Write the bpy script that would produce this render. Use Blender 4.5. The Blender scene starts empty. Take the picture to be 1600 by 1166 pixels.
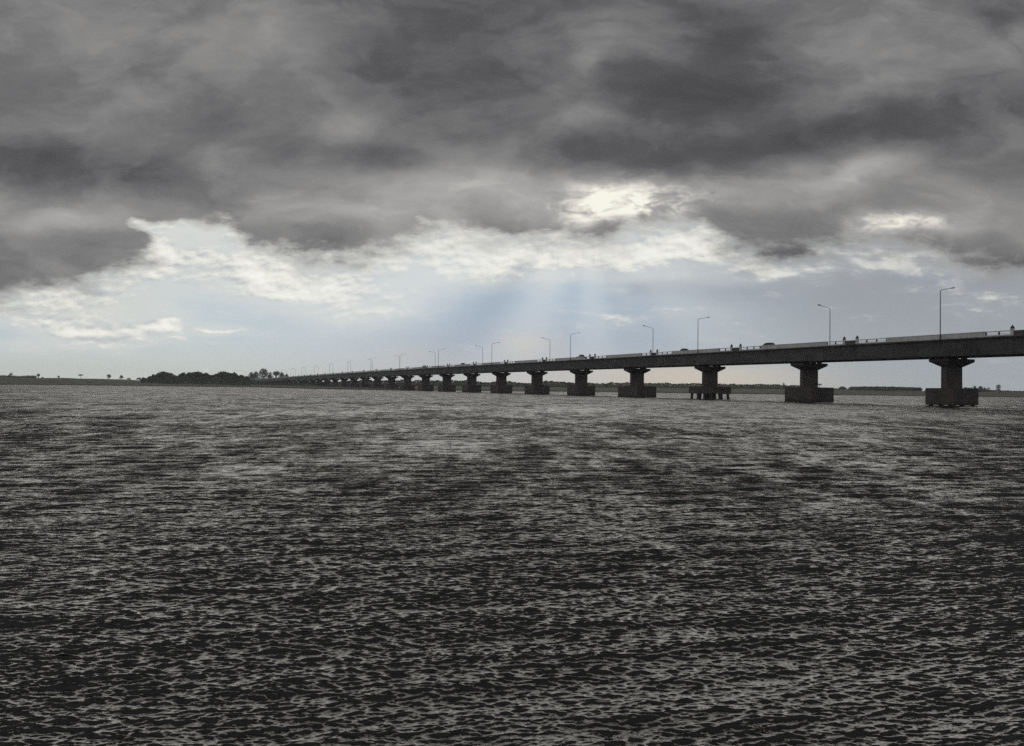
import bpy, math, random
import numpy as np
from mathutils import Vector, Matrix

random.seed(7)
RNG = np.random.default_rng(11)
sc = bpy.context.scene
COL = sc.collection
R = math.radians

# ------------------------------------------------------------------ camera frame
FPX, CX, CY, CAMH = 1200.0, 800.0, 583.0, 2.75       # focal length and centre in pixels of the 1600 x 1166 photograph; eye height in metres


def _cam(px, py):
    return Vector((px - CX, -(py - CY), -FPX))


_w = _cam(1487, 614.5).cross(_cam(250, 599.0)).normalized()
if _w.y < 0:
    _w = -_w
_f = (Vector((0, 0, -1)) - _w * Vector((0, 0, -1)).dot(_w)).normalized()
_x = _f.cross(_w)
ROT = Matrix((_x, _f, _w))                            # camera axes -> world axes


def ray(px, py):
    return ROT @ _cam(px, py)


def at(px, py, Y):
    """world point seen at a pixel, at a distance Y ahead"""
    d = ray(px, py)
    return Vector((d.x / d.y * Y, Y, CAMH + d.z / d.y * Y))


def xat(px, Y):
    d = ray(px, 606)
    return d.x / d.y * Y


def UV(px, py):
    d = ray(px, py)
    return (d.x / d.y * FPX, d.z / d.y * FPX)


cam_d = bpy.data.cameras.new('camera')
cam = bpy.data.objects.new('camera', cam_d)
COL.objects.link(cam)
cam_d.sensor_width = 36.0
cam_d.lens = FPX / 1600.0 * 36.0
cam_d.clip_start = 0.1
cam_d.clip_end = 30000
cam.matrix_world = Matrix.Translation((0, 0, CAMH)) @ ROT.to_4x4()
sc.camera = cam

# ------------------------------------------------------------------ render settings
vs = sc.view_settings
vs.view_transform = 'Standard'
vs.look = 'None'
vs.gamma = 1.0
vs.exposure = 0.0
vs.use_curve_mapping = False
sc.render.engine = 'CYCLES'
cy = sc.cycles
cy.max_bounces = 5
cy.diffuse_bounces = 2
cy.glossy_bounces = 3
cy.transmission_bounces = 2
cy.volume_bounces = 0
cy.caustics_reflective = False
cy.caustics_refractive = False
cy.use_denoising = False
cy.sample_clamp_indirect = 4.0


# ------------------------------------------------------------------ node helper
def lin(c):
    c = c / 255.0
    return c / 12.92 if c <= 0.04045 else ((c + 0.055) / 1.055) ** 2.4


def rgb(r, g, b):
    return (lin(r), lin(g), lin(b), 1.0)


class G:
    """small wrapper that wires shader nodes"""

    def __init__(self, tree):
        self.t = tree
        tree.nodes.clear()

    def n(self, kind, **kw):
        nd = self.t.nodes.new('ShaderNode' + kind)
        for k, v in kw.items():
            setattr(nd, k, v)
        return nd

    def put(self, sock, v):
        if hasattr(v, 'is_output'):
            self.t.links.new(v, sock)
        else:
            sock.default_value = v

    def m(self, op, a, b=None, c=None, clamp=False):
        nd = self.n('Math', operation=op, use_clamp=clamp)
        for i, v in enumerate((a, b, c)):
            if v is not None:
                self.put(nd.inputs[i], v)
        return nd.outputs[0]

    def v(self, op, a, b=None, out=0, scale=None):
        nd = self.n('VectorMath', operation=op)
        self.put(nd.inputs[0], a)
        if b is not None:
            self.put(nd.inputs[1], b)
        if scale is not None:
            self.put(nd.inputs['Scale'], scale)
        return nd.outputs[out]

    def step(self, x, lo, hi, a=0.0, b=1.0):
        nd = self.n('MapRange', interpolation_type='SMOOTHSTEP')
        for i, v in enumerate((x, lo, hi, a, b)):
            self.put(nd.inputs[i], v)
        return nd.outputs[0]

    def noise(self, vec, scale=1.0, detail=4.0, rough=0.5, color=False, dist=0.0, dim='3D'):
        nd = self.n('TexNoise', noise_dimensions=dim)
        self.put(nd.inputs['W' if dim == '1D' else 'Vector'], vec)
        nd.inputs['Scale'].default_value = scale
        nd.inputs['Detail'].default_value = detail
        nd.inputs['Roughness'].default_value = rough
        nd.inputs['Distortion'].default_value = dist
        return nd.outputs['Color' if color else 'Fac']

    def mix(self, f, a, b, blend='MIX'):
        nd = self.n('Mix', data_type='RGBA', blend_type=blend)
        self.put(nd.inputs[0], f)
        self.put(nd.inputs[6], a)
        self.put(nd.inputs[7], b)
        return nd.outputs[2]

    def ramp(self, f, stops, interp='LINEAR'):
        nd = self.n('ValToRGB')
        cr = nd.color_ramp
        cr.interpolation = interp
        while len(cr.elements) < len(stops):
            cr.elements.new(0.5)
        for e, (p, c) in zip(cr.elements, stops):
            e.position = p
        for e, (p, c) in zip(cr.elements, stops):
            e.color = c
        self.put(nd.inputs[0], f)
        return nd.outputs[0]

    def curve(self, x, pts):
        """piecewise smooth function given by (x, y) points; x and y in 0..1"""
        nd = self.n('FloatCurve')
        c = nd.mapping.curves[0]
        while len(c.points) < len(pts):
            c.points.new(0.5, 0.5)
        for p, (a, b) in zip(c.points, pts):
            p.location = (a, b)
        nd.mapping.update()
        self.put(nd.inputs['Value'], x)
        return nd.outputs[0]

    def sep(self, v):
        nd = self.n('SeparateXYZ')
        self.put(nd.inputs[0], v)
        return nd.outputs

    def comb(self, x, y, z):
        nd = self.n('CombineXYZ')
        for i, q in enumerate((x, y, z)):
            self.put(nd.inputs[i], q)
        return nd.outputs[0]
# ------------------------------------------------------------------ sky: a clear sky under a torn deck of rain cloud
SUN_PX = (790, 290)
RAY_PX = (915, 300)
_sd = ray(*SUN_PX).normalized()
SUN_EL = math.asin(_sd.z)
SUN_AZ = math.atan2(_sd.x, _sd.y)

world = bpy.data.worlds.new("World")
sc.world = world
world.use_nodes = True
g = G(world.node_tree)
D = g.n('TexCoord').outputs['Generated']
dx, dy, dz = g.sep(D)[:]
yf = g.m('MAXIMUM', dy, 0.14)
# tangent-plane coordinates about the +Y axis (1200 units = 45 degrees)
U = g.m('MULTIPLY', g.m('DIVIDE', dx, yf), FPX)
V = g.m('MULTIPLY', g.m('DIVIDE', dz, yf), FPX)
P0 = g.comb(U, V, 0.0)


def nscale(vec, sx, sy, oz=0.0):
    return g.v('ADD', g.v('MULTIPLY', vec, (1.0 / sx, 1.0 / sy, 0.0)), (oz * 1.7, oz * 2.3, oz))


# domain warp: clouds get lumpy, wind-drawn outlines
wn = g.n('SeparateColor')
g.put(wn.inputs[0], g.noise(nscale(P0, 260, 130, 3.1), 1.0, 7.0, 0.58, color=True))
Uw = g.m('MULTIPLY_ADD', g.m('SUBTRACT', wn.outputs[0], 0.5), 190.0, U)
Vw = g.m('MULTIPLY_ADD', g.m('SUBTRACT', wn.outputs[1], 0.5), 88.0, V)
P = g.comb(Uw, Vw, 0.0)


def blob(px, py, sx, sy, rot=0.0, src=None):
    u, v = UV(px, py)
    a, b = (Uw, Vw) if src is None else (U, V)
    c, s_ = math.cos(R(rot)), math.sin(R(rot))
    x = g.m('MULTIPLY_ADD', a, c / sx, g.m('MULTIPLY_ADD', b, s_ / sx, -(u * c + v * s_) / sx))
    y = g.m('MULTIPLY_ADD', a, -s_ / sy, g.m('MULTIPLY_ADD', b, c / sy, -(-u * s_ + v * c) / sy))
    r2 = g.m('MULTIPLY_ADD', x, x, g.m('MULTIPLY', y, y))
    return g.m('POWER', 0.3679, r2)


def field(base, blobs, src=None):
    s = base
    for (px, py, sx, sy, rot, amp) in blobs:
        s = g.m('MULTIPLY_ADD', blob(px, py, sx, sy, rot, src), amp / 255.0, s)
    return s


# --- the dark deck ---------------------------------------------------------
DECK = [
    (110, 60, 260, 120, 0, 12), (430, 50, 130, 60, -10, 20), (640, 110, 190, 90, -15, -24), (760, 40, 110, 120, 0, -14),
    (918, 84, 30, 32, 0, 24), (900, 186, 48, 26, -15, 30), (1140, 90, 110, 95, -20, -28), (1040, 160, 90, 50, -30, -16), (1350, 60, 130, 70, 15, 16),
    (1585, 20, 60, 30, 20, -24), (1420, 130, 190, 36, 10, 14), (1330, 205, 330, 38, 13, -30), (1050, 245, 190, 30, 2, -22),
    (920, 240, 70, 30, 0, -24), (40, 245, 120, 30, 0, -26), (250, 285, 190, 40, -8, -20), (160, 200, 220, 50, -6, 8), (585, 250, 75, 32, 8, -36),
    (455, 238, 60, 22, 0, -22), (515, 205, 70, 26, 0, 28), (560, 155, 120, 40, -10, 8), (720, 300, 170, 38, 4, 30), (470, 320, 170, 24, -10, 14),
    (1375, 258, 66, 26, 20, 46), (1300, 300, 110, 30, 10, 26), (1520, 300, 130, 40, 5, 18), (1250, 345, 160, 30, 8, -10),
    (900, 285, 120, 22, 0, 22), (1480, 362, 60, 12, 0, 30),
    (950, 352, 180, 16, 2, -14), (480, 385, 110, 32, -12, -20), (1260, 395, 150, 20, 6, -26), (1500, 385, 120, 26, -3, -16), (1590, 412, 60, 24, 0, -22),
    (1180, 310, 90, 40, 0, 4), (150, 378, 130, 28, -4, -20), (60, 338, 110, 20, -6, 36), (110, 440, 130, 22, 0, -6),
    (620, 345, 190, 20, 0, 10), (800, 360, 120, 16, 0, -10),
]
S = field(0.515, DECK + [(700, 325, 520, 52, 0, 20), (1350, 330, 330, 60, 0, 10)])
hole = field(0.0, [(1000, 316, 120, 26, 2, 120), (925, 316, 44, 22, 0, 44), (1412, 352, 66, 18, 8, 92), (700, 385, 260, 14, 0, 26)])
hn = g.noise(nscale(P0, 52, 24, 17.7), 1.0, 6.0, 0.6, dist=0.5)
S = g.m('MULTIPLY_ADD', hole, g.step(hn, 0.28, 0.66, 0.2, 1.2), S)
# broad lumps, ragged scud in overlapping sheets, and wisps drawn out sideways
S = g.m('MULTIPLY_ADD', g.m('SUBTRACT', g.noise(nscale(P0, 330, 120, 8.2), 1.0, 6.0, 0.55), 0.5), 0.20, S)
scud = g.noise(nscale(P, 240, 108, 12.6), 1.0, 7.0, 0.56, dist=0.5)
S = g.m('MULTIPLY_ADD', g.step(scud, 0.42, 0.62), -0.065, S)
scud2 = g.noise(nscale(P, 135, 72, 21.3), 1.0, 7.0, 0.58, dist=0.4)
S = g.m('MULTIPLY_ADD', g.step(scud2, 0.42, 0.64), 0.045, S)
scud3 = g.noise(nscale(P0, 64, 26, 31.7), 1.0, 6.0, 0.6, dist=0.4)
S = g.m('MULTIPLY_ADD', g.m('SUBTRACT', scud3, 0.5), 0.06, S)
S = g.m('SUBTRACT', S, g.step(V, 240.0, 470.0, 0.0, 0.055))
S = g.m('SUBTRACT', S, g.step(V, 640.0, 1300.0, 0.0, 0.10))       # heavier cloud overhead
deck_col = g.ramp(S, [(0.22, rgb(62, 62, 65)), (0.36, rgb(88, 88, 91)), (0.45, rgb(113, 112, 113)), (0.56, rgb(141, 140, 139)),
                      (0.68, rgb(170, 168, 166)), (0.80, rgb(215, 211, 202)), (0.95, rgb(248, 245, 233))])

# --- lower edge of the deck, as height over the horizon against bearing -----
EDGE = [(-500, 470), (-200, 470), (0, 462), (100, 452), (180, 436), (235, 412), (262, 392), (300, 368), (360, 368), (400, 388), (450, 402), (500, 416), (560, 413), (615, 396), (700, 378), (800, 380),
        (890, 372), (960, 383), (1000, 368), (1060, 360), (1110, 385), (1150, 404), (1220, 410), (1300, 404), (1380, 388), (1460, 398), (1530, 424), (1600, 430), (1800, 440), (2100, 430)]
u0, u1, v1 = -1500.0, 1500.0, 400.0
pts = [(0.0, 0.36)]
for (ex, ey) in EDGE:
    a, b = UV(ex, ey)
    pts.append(((a - u0) / (u1 - u0), b / v1))
pts.append((1.0, 0.42))
Vb = g.m('MULTIPLY', g.curve(g.m('DIVIDE', g.m('SUBTRACT', Uw, u0), u1 - u0, clamp=True), pts), v1)
edge = g.m('SUBTRACT', Vw, Vb)                                      # > 0 inside the deck
fine = g.m('SUBTRACT', g.noise(nscale(P0, 60, 26, 1.9), 1.0, 6.0, 0.62), 0.5)
edge = g.m('MULTIPLY_ADD', fine, 84.0, edge)
# the bright gap above the low left lobe
gap = g.m('ADD', blob(305, 376, 95, 24, -14), g.m('ADD', g.m('MULTIPLY', blob(225, 352, 75, 12, -12), 0.85), g.m('MULTIPLY', blob(90, 336, 90, 12, -8), 0.35)))
edge = g.m('MULTIPLY_ADD', gap, -70.0, edge)
M = g.step(edge, -22.0, 34.0)
rim = g.m('MULTIPLY', g.step(edge, -75.0, -4.0), g.step(edge, 26.0, 4.0))     # silver lining along the torn edge

# --- clear sky below --------------------------------------------------------
Vn = g.m('DIVIDE', V, 260.0, clamp=True)
mid = g.ramp(Vn, [(0.0, rgb(190, 194, 196)), (0.10, rgb(182, 189, 197)), (0.28, rgb(172, 185, 200)), (0.55, rgb(175, 191, 206)), (0.8, rgb(193, 205, 213)), (1.0, rgb(208, 212, 212))])
lft = g.ramp(Vn, [(0.0, rgb(200, 205, 199)), (0.12, rgb(197, 205, 203)), (0.35, rgb(187, 202, 210)), (0.6, rgb(198, 210, 214)), (1.0, rgb(214, 216, 208))])
rgt = g.ramp(Vn, [(0.0, rgb(162, 171, 178)), (0.2, rgb(160, 168, 176)), (0.5, rgb(155, 160, 167)), (0.8, rgb(153, 155, 159)), (1.0, rgb(160, 160, 160))])
clear = g.mix(g.step(U, -80.0, -560.0), mid, lft)
clear = g.mix(g.step(U, 60.0, 560.0), clear, rgt)
# Nishita atmosphere for the air above and behind the gap
nish = g.n('TexSky', sky_type='NISHITA', sun_disc=False)
nish.sun_elevation = SUN_EL
nish.sun_rotation = SUN_AZ
nish.air_density = 1.0
nish.dust_density = 0.2
nsk = g.mix(1.0, nish.outputs[0], (0.05, 0.05, 0.05, 1.0), 'MULTIPLY')
clear = g.mix(0.05, clear, nsk)
# warm glow low on the horizon under the bridge
clear = g.mix(g.m('MULTIPLY', blob(1085, 592, 190, 22, 0, P0), 0.85), clear, rgb(214, 202, 182))
clear = g.mix(g.m('MULTIPLY', blob(828, 540, 46, 26, 8), 0.75), clear, rgb(202, 197, 190))
clear = g.mix(g.m('MULTIPLY', blob(640, 560, 60, 18, 0), 0.4), clear, rgb(196, 194, 190))
clear = g.mix(g.m('MULTIPLY', blob(90, 470, 130, 28, -6), 0.8), clear, rgb(219, 214, 194))

# cloud in the gap: thin streaky sheets and lumps of far cumulus
LOW = [
    (200, 520, 95, 15, 3, 125), (262, 515, 28, 17, 0, 150), (110, 512, 60, 16, 0, 110), (358, 526, 32, 6, -4, 150), (320, 523, 14, 5, 0, 110), (60, 470, 100, 24, 0, 90), (30, 495, 60, 10, 0, 60), (80, 535, 70, 5, 3, 70),
    (480, 452, 120, 28, -6, 120), (545, 470, 90, 20, -8, 70), (300, 400, 110, 34, -10, 130), (240, 432, 60, 20, 0, 70), (420, 420, 80, 22, -10, 90), (130, 448, 60, 14, 0, 50),
    (720, 402, 120, 16, 2, 90), (870, 398, 100, 18, 2, 110), (1080, 385, 56, 20, 8, 150), (1010, 400, 60, 20, 10, 80), (1030, 425, 60, 12, 6, 60),
    (1210, 426, 74, 10, 1, 120), (1360, 406, 80, 9, -3, 100), (1420, 412, 60, 8, -4, 60), (1040, 485, 90, 16, 6, 44), (1000, 500, 60, 10, 0, 30), (1150, 492, 60, 10, 0, 26),
    (1100, 535, 110, 10, 0, 30), (840, 425, 22, 7, 0, 60), (40, 548, 50, 6, 3, 50), (190, 545, 80, 8, 0, 20), (830, 530, 50, 22, 10, 16), (1470, 470, 120, 16, 0, 12),
]
C = field(-0.16, [(x, y, p, q, r, a * (0.9 if x < 400 and y > 460 else 0.72)) for x, y, p, q, r, a in LOW])
vsum = field(0.0, [(x, y, p * 1.35, q * 1.9, r, a * 0.55) for x, y, p, q, r, a in LOW])
st = g.m('SUBTRACT', g.noise(nscale(P0, 105, 24, 4.4), 1.0, 7.0, 0.64, dist=0.7), 0.5)
C = g.m('MULTIPLY_ADD', st, 1.15, C)
puff = g.noise(nscale(P0, 44, 21, 9.4), 1.0, 5.0, 0.6)
C = g.m('MULTIPLY_ADD', g.m('SUBTRACT', puff, 0.5), 0.50, C)
# the same puffs a little nearer the sun: their difference lights the sunward sides
puff2 = g.noise(g.v('ADD', nscale(P0, 44, 21, 9.4), (0.10, 0.30, 0.0)), 1.0, 5.0, 0.6)
lit = g.m('SUBTRACT', puff, puff2)
rim_u = g.m('ADD', 0.35, g.m('MULTIPLY', g.m('ADD', g.step(U, -760.0, -450.0), g.step(U, 60.0, 420.0, 0.0, -0.75)), 0.65))
C = g.m('MULTIPLY_ADD', g.m('MULTIPLY', rim, rim_u), 0.34, C)
Cc = g.step(C, -0.05, 0.30)
cream = g.ramp(g.m('MULTIPLY_ADD', lit, 1.5, g.m('MULTIPLY_ADD', C, 0.9, 0.22)), [(0.05, rgb(176, 182, 190)), (0.25, rgb(200, 203, 204)), (0.42, rgb(222, 222, 216)), (0.62, rgb(238, 237, 228)), (0.9, rgb(250, 249, 242))])
# a thin veil of high cloud around the sheets
veil = g.m('MULTIPLY', g.step(g.m('MULTIPLY_ADD', st, 0.5, g.m('ADD', vsum, g.m('MULTIPLY', g.m('MULTIPLY', g.step(edge, -120.0, -4.0), rim_u), 0.30))), 0.02, 0.40), 0.62)
clear = g.mix(veil, clear, g.mix(g.step(U, 60.0, 500.0), rgb(217, 219, 215), rgb(178, 182, 186)))
cream = g.mix(g.step(U, 150.0, 560.0, 0.0, 0.35), cream, rgb(176, 178, 178))
low = g.mix(g.m('MULTIPLY', Cc, 0.93), clear, cream)
# grey bellies
GREY = [(1120, 455, 90, 22, 0, 70), (1010, 445, 50, 14, 0, 60), (150, 525, 60, 7, 3, 60), (1470, 430, 160, 14, -2, 90), (760, 470, 90, 40, 0, 26), (1200, 470, 120, 30, 0, 30), (560, 520, 120, 30, 0, 16)]
Gf = g.m('MULTIPLY_ADD', st, 0.25, field(0.0, GREY))
low = g.mix(g.m('MULTIPLY', g.step(Gf, 0.0, 0.4), 0.55), low, rgb(146, 153, 165))

# shafts of light and shade fanning from the veiled sun
su, sv = UV(*RAY_PX)
ang = g.m('ARCTAN2', g.m('SUBTRACT', U, su), g.m('SUBTRACT', sv, V))
rn = g.m('SUBTRACT', g.noise(ang, 2.3, 1.2, 0.5, dim='1D'), 0.5)
rmask = g.m('MULTIPLY', g.step(V, 290.0, 190.0), g.step(V, 0.0, 130.0, 0.25, 1.0))
shaft = 0.0
for (a0, w, k) in ((-1.05, 0.22, 0.30), (-0.70, 0.15, -0.16), (-0.36, 0.17, 0.26), (0.04, 0.14, 0.14), (0.30, 0.14, -0.12), (0.80, 0.24, 0.14), (-1.34, 0.10, -0.08)):
    t = g.m('MULTIPLY', g.m('SUBTRACT', ang, a0), 1.0 / w)
    shaft = g.m('MULTIPLY_ADD', g.m('POWER', 0.3679, g.m('MULTIPLY', t, t)), k, shaft)
shaft = g.m('MULTIPLY', g.m('MULTIPLY_ADD', rn, 0.40, shaft), rmask)
low = g.mix(g.m('MULTIPLY', shaft, 1.25, clamp=True), low, rgb(222, 226, 226))
low = g.mix(g.m('MULTIPLY', shaft, -1.6, clamp=True), low, rgb(128, 143, 164))

# the deck's thin torn edge glows
deck_col = g.mix(g.m('MULTIPLY', g.m('MULTIPLY', g.step(edge, 34.0, 6.0), rim_u), 0.45), deck_col, rgb(226, 224, 216))
sky = g.mix(M, low, deck_col)
# behind the viewer: unseen grey sky, brightened to light the bridge's near side
bn = g.noise(g.v('MULTIPLY', D, (2.0, 2.0, 5.0)), 1.0, 5.0, 0.55)
back = g.ramp(bn, [(0.3, rgb(140, 143, 150)), (0.7, rgb(182, 184, 188))])
sky = g.mix(g.step(dy, 0.30, 0.08), sky, back)
bg = g.n('Background')
g.put(bg.inputs['Color'], sky)
bg.inputs['Strength'].default_value = 1.0
out = g.n('OutputWorld')
g.t.links.new(bg.outputs[0], out.inputs[0])
world.cycles.sampling_method = 'MANUAL'
world.cycles.sample_map_resolution = 512

# the sun behind the cloud: broad and weak
sun_d = bpy.data.lights.new('sun', 'SUN')
sun_d.energy = 1.5
sun_d.angle = R(73)
sun_d.color = (1.0, 0.96, 0.88)
sun = bpy.data.objects.new('sun', sun_d)
COL.objects.link(sun)
sun.rotation_euler = (-_sd).to_track_quat('-Z', 'Y').to_euler()
# ------------------------------------------------------------------ helpers for objects
def link(name, me, mat=None, parent=None):
    o = bpy.data.objects.new(name, me)
    COL.objects.link(o)
    if mat is not None and len(me.materials) == 0:
        me.materials.append(mat)
    if parent is not None:
        o.parent = parent
    return o


def empty(name, loc=(0, 0, 0), rz=0.0, parent=None):
    o = bpy.data.objects.new(name, None)
    COL.objects.link(o)
    o.location = loc
    o.rotation_euler = (0, 0, rz)
    o.empty_display_size = 0.5
    if parent is not None:
        o.parent = parent
    return o


def tag(o, label=None, cat=None, group=None, kind=None):
    for k, v in (('label', label), ('category', cat), ('group', group), ('kind', kind)):
        if v:
            o[k] = v
    return o


def np_mesh(name, verts, quads, smooth=False, attrs=None):
    me = bpy.data.meshes.new(name)
    nv, nf = len(verts), len(quads)
    w = quads.shape[1]
    me.vertices.add(nv)
    me.vertices.foreach_set('co', np.ascontiguousarray(verts, np.float32).ravel())
    me.loops.add(nf * w)
    me.loops.foreach_set('vertex_index', np.ascontiguousarray(quads, np.int32).ravel())
    me.polygons.add(nf)
    me.polygons.foreach_set('loop_start', np.arange(0, nf * w, w, dtype=np.int32))
    me.polygons.foreach_set('loop_total', np.full(nf, w, np.int32))
    if smooth:
        me.polygons.foreach_set('use_smooth', np.ones(nf, bool))
    for k, a in (attrs or {}).items():
        at_ = me.attributes.new(k, 'FLOAT', 'POINT')
        at_.data.foreach_set('value', np.ascontiguousarray(a, np.float32).ravel())
    me.update(calc_edges=True)
    return me


def grid_quads(nr, nc):
    i = np.arange(nr - 1)[:, None] * nc + np.arange(nc - 1)[None, :]
    return np.stack([i, i + 1, i + nc + 1, i + nc], -1).reshape(-1, 4)


# ------------------------------------------------------------------ river: wind chop as real geometry, ever coarser with distance
def build_water():
    # bearing: dense where the view looks, sparse around the rest of the circle
    front = np.linspace(-R(40), R(40), 1450)
    side = np.linspace(R(40.5), R(320), 160)[:-1]
    phi = np.concatenate([front, side, [front[0] + 2 * math.pi]])
    rr = [0.8]
    while rr[-1] < 4.5:
        rr.append(rr[-1] * 1.03)
    while rr[-1] < 1100:
        rr.append(rr[-1] * (1 + 0.00145 + 0.0030 * min(1.0, max(0.0, (rr[-1] - 18) / 50))))
    while rr[-1] < 2600:
        rr.append(rr[-1] * 1.08)
    rr = np.array(rr)
    nr, nc = len(rr), len(phi)
    dr = np.gradient(rr)
    X0 = rr[:, None] * np.sin(phi)[None, :]
    Y0 = rr[:, None] * np.cos(phi)[None, :]
    X = X0.copy()
    Y = Y0.copy()
    Z = np.zeros_like(X0)
    # gust patches
    gm = np.zeros_like(X0)
    for lam in (3.5, 6, 10, 17, 30, 60):
        for _ in range(3):
            th = RNG.uniform(0, math.pi)
            k = 2 * math.pi / lam
            gm += np.sin(k * (X0 * 0.6 * math.cos(th) + Y0 * math.sin(th)) + RNG.uniform(0, 6.28))
    gm = np.clip(1.06 + 0.06 * gm, 0.88, 1.3).astype(np.float32)
    n = 190
    lam = np.exp(np.linspace(math.log(0.03), math.log(3.0), n)) * RNG.uniform(0.95, 1.05, n)
    main = R(100)
    # slope spectrum: strongest in the short chop
    sl = WATER_SLOPE * np.exp(-0.5 * (np.log(lam / 0.07) / 0.75) ** 2) + WATER_SLOPE * 0.30 * np.exp(-0.5 * (np.log(lam / 0.85) / 0.6) ** 2)
    lost = np.zeros(nr)
    swell = None
    for i in reversed(range(n)):                     # long waves first: short chop bunches on their crests
        if swell is None and lam[i] < 0.42:
            swell = np.clip(1.0 + 0.28 * Z / max(1e-6, Z[:400].std()), 0.35, 1.9)
        th = main + RNG.normal(0, 0.33 if lam[i] < 0.4 else 0.22)
        k = 2 * math.pi / lam[i]
        w = np.clip((lam[i] / dr - 2.6) / 3.0, 0, 1)
        w = np.minimum(w, np.clip((lam[i] / (rr * R(80) / 1450) - 2.6) / 3.0, 0, 1))
        a = sl[i] / k
        lost += 0.5 * sl[i] ** 2 * (1 - w ** 2)
        rows = np.nonzero(w > 0.001)[0]
        if len(rows) == 0:
            continue
        r1 = rows[-1] + 1
        r0 = rows[0]
        ph = k * (X0[r0:r1] * math.cos(th) + Y0[r0:r1] * math.sin(th)) + RNG.uniform(0, 6.28)
        ww = (w[r0:r1, None] * a) * (gm[r0:r1] if lam[i] < 0.5 else 1.0)
        sn, cs = np.sin(ph), np.cos(ph)
        Z[r0:r1] += ww * sn
        ch = WATER_CHOP
        X[r0:r1] += ch * math.cos(th) * ww * cs
        Y[r0:r1] += ch * math.sin(th) * ww * cs
    sub = np.repeat((lost / lost.max())[:, None], nc, 1) * (0.7 + 0.3 * gm)
    verts = np.stack([X, Y, Z], -1).reshape(-1, 3)
    me = np_mesh('water', verts, grid_quads(nr, nc)[:, ::-1], True, {'chop': sub})
    return me


WATER_SLOPE = 0.080
WATER_CHOP = 0.9
CHOP_GAIN = 0.53
ROUGH_GAIN = 0.025

wm = bpy.data.materials.new('river_water')
wm.use_nodes = True
g = G(wm.node_tree)
pos = g.n('NewGeometry').outputs['Position']
nrm = g.n('NewGeometry').outputs['Normal']
att = g.n('Attribute', attribute_name='chop').outputs['Fac']


def crest(sx, sy, oz, det, w):
    """0 on thin wandering crest lines, 1 on the faces between them; and a sideways slope"""
    c = g.n('SeparateColor')
    g.put(c.inputs[0], g.noise(g.v('ADD', g.v('MULTIPLY', pos, (1 / sx, 1 / sy, 0.0)), (oz, oz, oz)), 1.0, det, 0.6, color=True, dist=0.3))
    return g.step(g.m('ABSOLUTE', g.m('SUBTRACT', c.outputs[0], 0.5)), 0.0, w), g.m('SUBTRACT', c.outputs[1], 0.5)


f0, q0 = crest(0.12, 0.045, 2.0, 2.0, 0.07)     # capillary ripples riding on the mesh waves
f1, q1 = crest(0.24, 0.12, 0.0, 3.0, 0.08)      # chop too fine for the mesh
f2, q2 = crest(0.55, 0.60, 7.0, 3.0, 0.09)      # wavelets
f3, q3 = crest(1.7, 3.4, 3.0, 4.0, 0.10)        # wave groups
f4, q4 = crest(5.5, 15.0, 5.0, 4.0, 0.12)
# slicks left by currents: calmer water shows paler
slick = 0.0
for (x0, y0, x1, y1, w) in ((-9.6, 17.5, -8.0, 27.5, 1.3), (-6.0, 43.0, -1.0, 31.0, 2.6), (-24.0, 60.0, -12.0, 95.0, 4.0), (-5.6, 10.2, -3.6, 12.6, 0.8), (3.0, 75.0, 14.0, 130.0, 6.0)):
    L = math.hypot(x1 - x0, y1 - y0)
    cx0, cy0, ux, uy = (x0 + x1) / 2, (y0 + y1) / 2, (x1 - x0) / L, (y1 - y0) / L
    px_, py_, _ = g.sep(pos)
    a_ = g.m('MULTIPLY_ADD', px_, ux * 2 / L, g.m('MULTIPLY_ADD', py_, uy * 2 / L, -(cx0 * ux + cy0 * uy) * 2 / L))
    b_ = g.m('MULTIPLY_ADD', px_, -uy / w, g.m('MULTIPLY_ADD', py_, ux / w, (cx0 * uy - cy0 * ux) / w))
    slick = g.m('ADD', slick, g.m('POWER', 0.3679, g.m('MULTIPLY_ADD', a_, a_, g.m('MULTIPLY', b_, b_))))
slick = g.m('MULTIPLY', slick, g.step(g.noise(g.v('MULTIPLY', pos, (0.9, 0.35, 0.0)), 1.0, 4.0, 0.6), 0.36, 0.6))
gust = g.step(g.noise(g.v('MULTIPLY', pos, (0.035, 0.055, 0.0)), 1.0, 4.0, 0.6), 0.32, 0.68, 0.92, 1.08)
gust = g.m('MULTIPLY', gust, g.m('MULTIPLY_ADD', slick, -0.6, 1.0))
amp = g.m('MULTIPLY', g.m('MULTIPLY', g.m('POWER', att, 1.7), CHOP_GAIN), gust)
face = g.m('MULTIPLY_ADD', f1, 0.30, g.m('MULTIPLY_ADD', f2, 0.26, g.m('MULTIPLY_ADD', f3, 0.30, g.m('MULTIPLY_ADD', f4, 0.24, 0.02))))
# the steep faces of the chop lean down-wind, towards -Y
syy = g.m('MULTIPLY_ADD', g.m('MULTIPLY', face, amp), -1.0, g.m('MULTIPLY_ADD', f0, -0.28, 0.13))
sxx = g.m('MULTIPLY_ADD', g.m('ADD', q1, g.m('MULTIPLY', q2, 0.8)), amp, g.m('MULTIPLY', q0, 0.2))
rough = g.m('SQRT', g.m('ADD', 0.036, g.m('MULTIPLY', att, ROUGH_GAIN)))
N = g.v('NORMALIZE', g.v('ADD', nrm, g.comb(sxx, syy, 0.0)))
b = g.n('BsdfPrincipled')
b.inputs['Base Color'].default_value = (0.013, 0.0125, 0.011, 1)
g.put(b.inputs['Roughness'], rough)
b.distribution = 'GGX'
b.inputs['IOR'].default_value = 1.333
g.put(b.inputs['Normal'], N)
o_ = g.n('OutputMaterial')
g.t.links.new(b.outputs[0], o_.inputs[0])
river = link('water', build_water(), wm)
tag(river, kind='structure')
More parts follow.
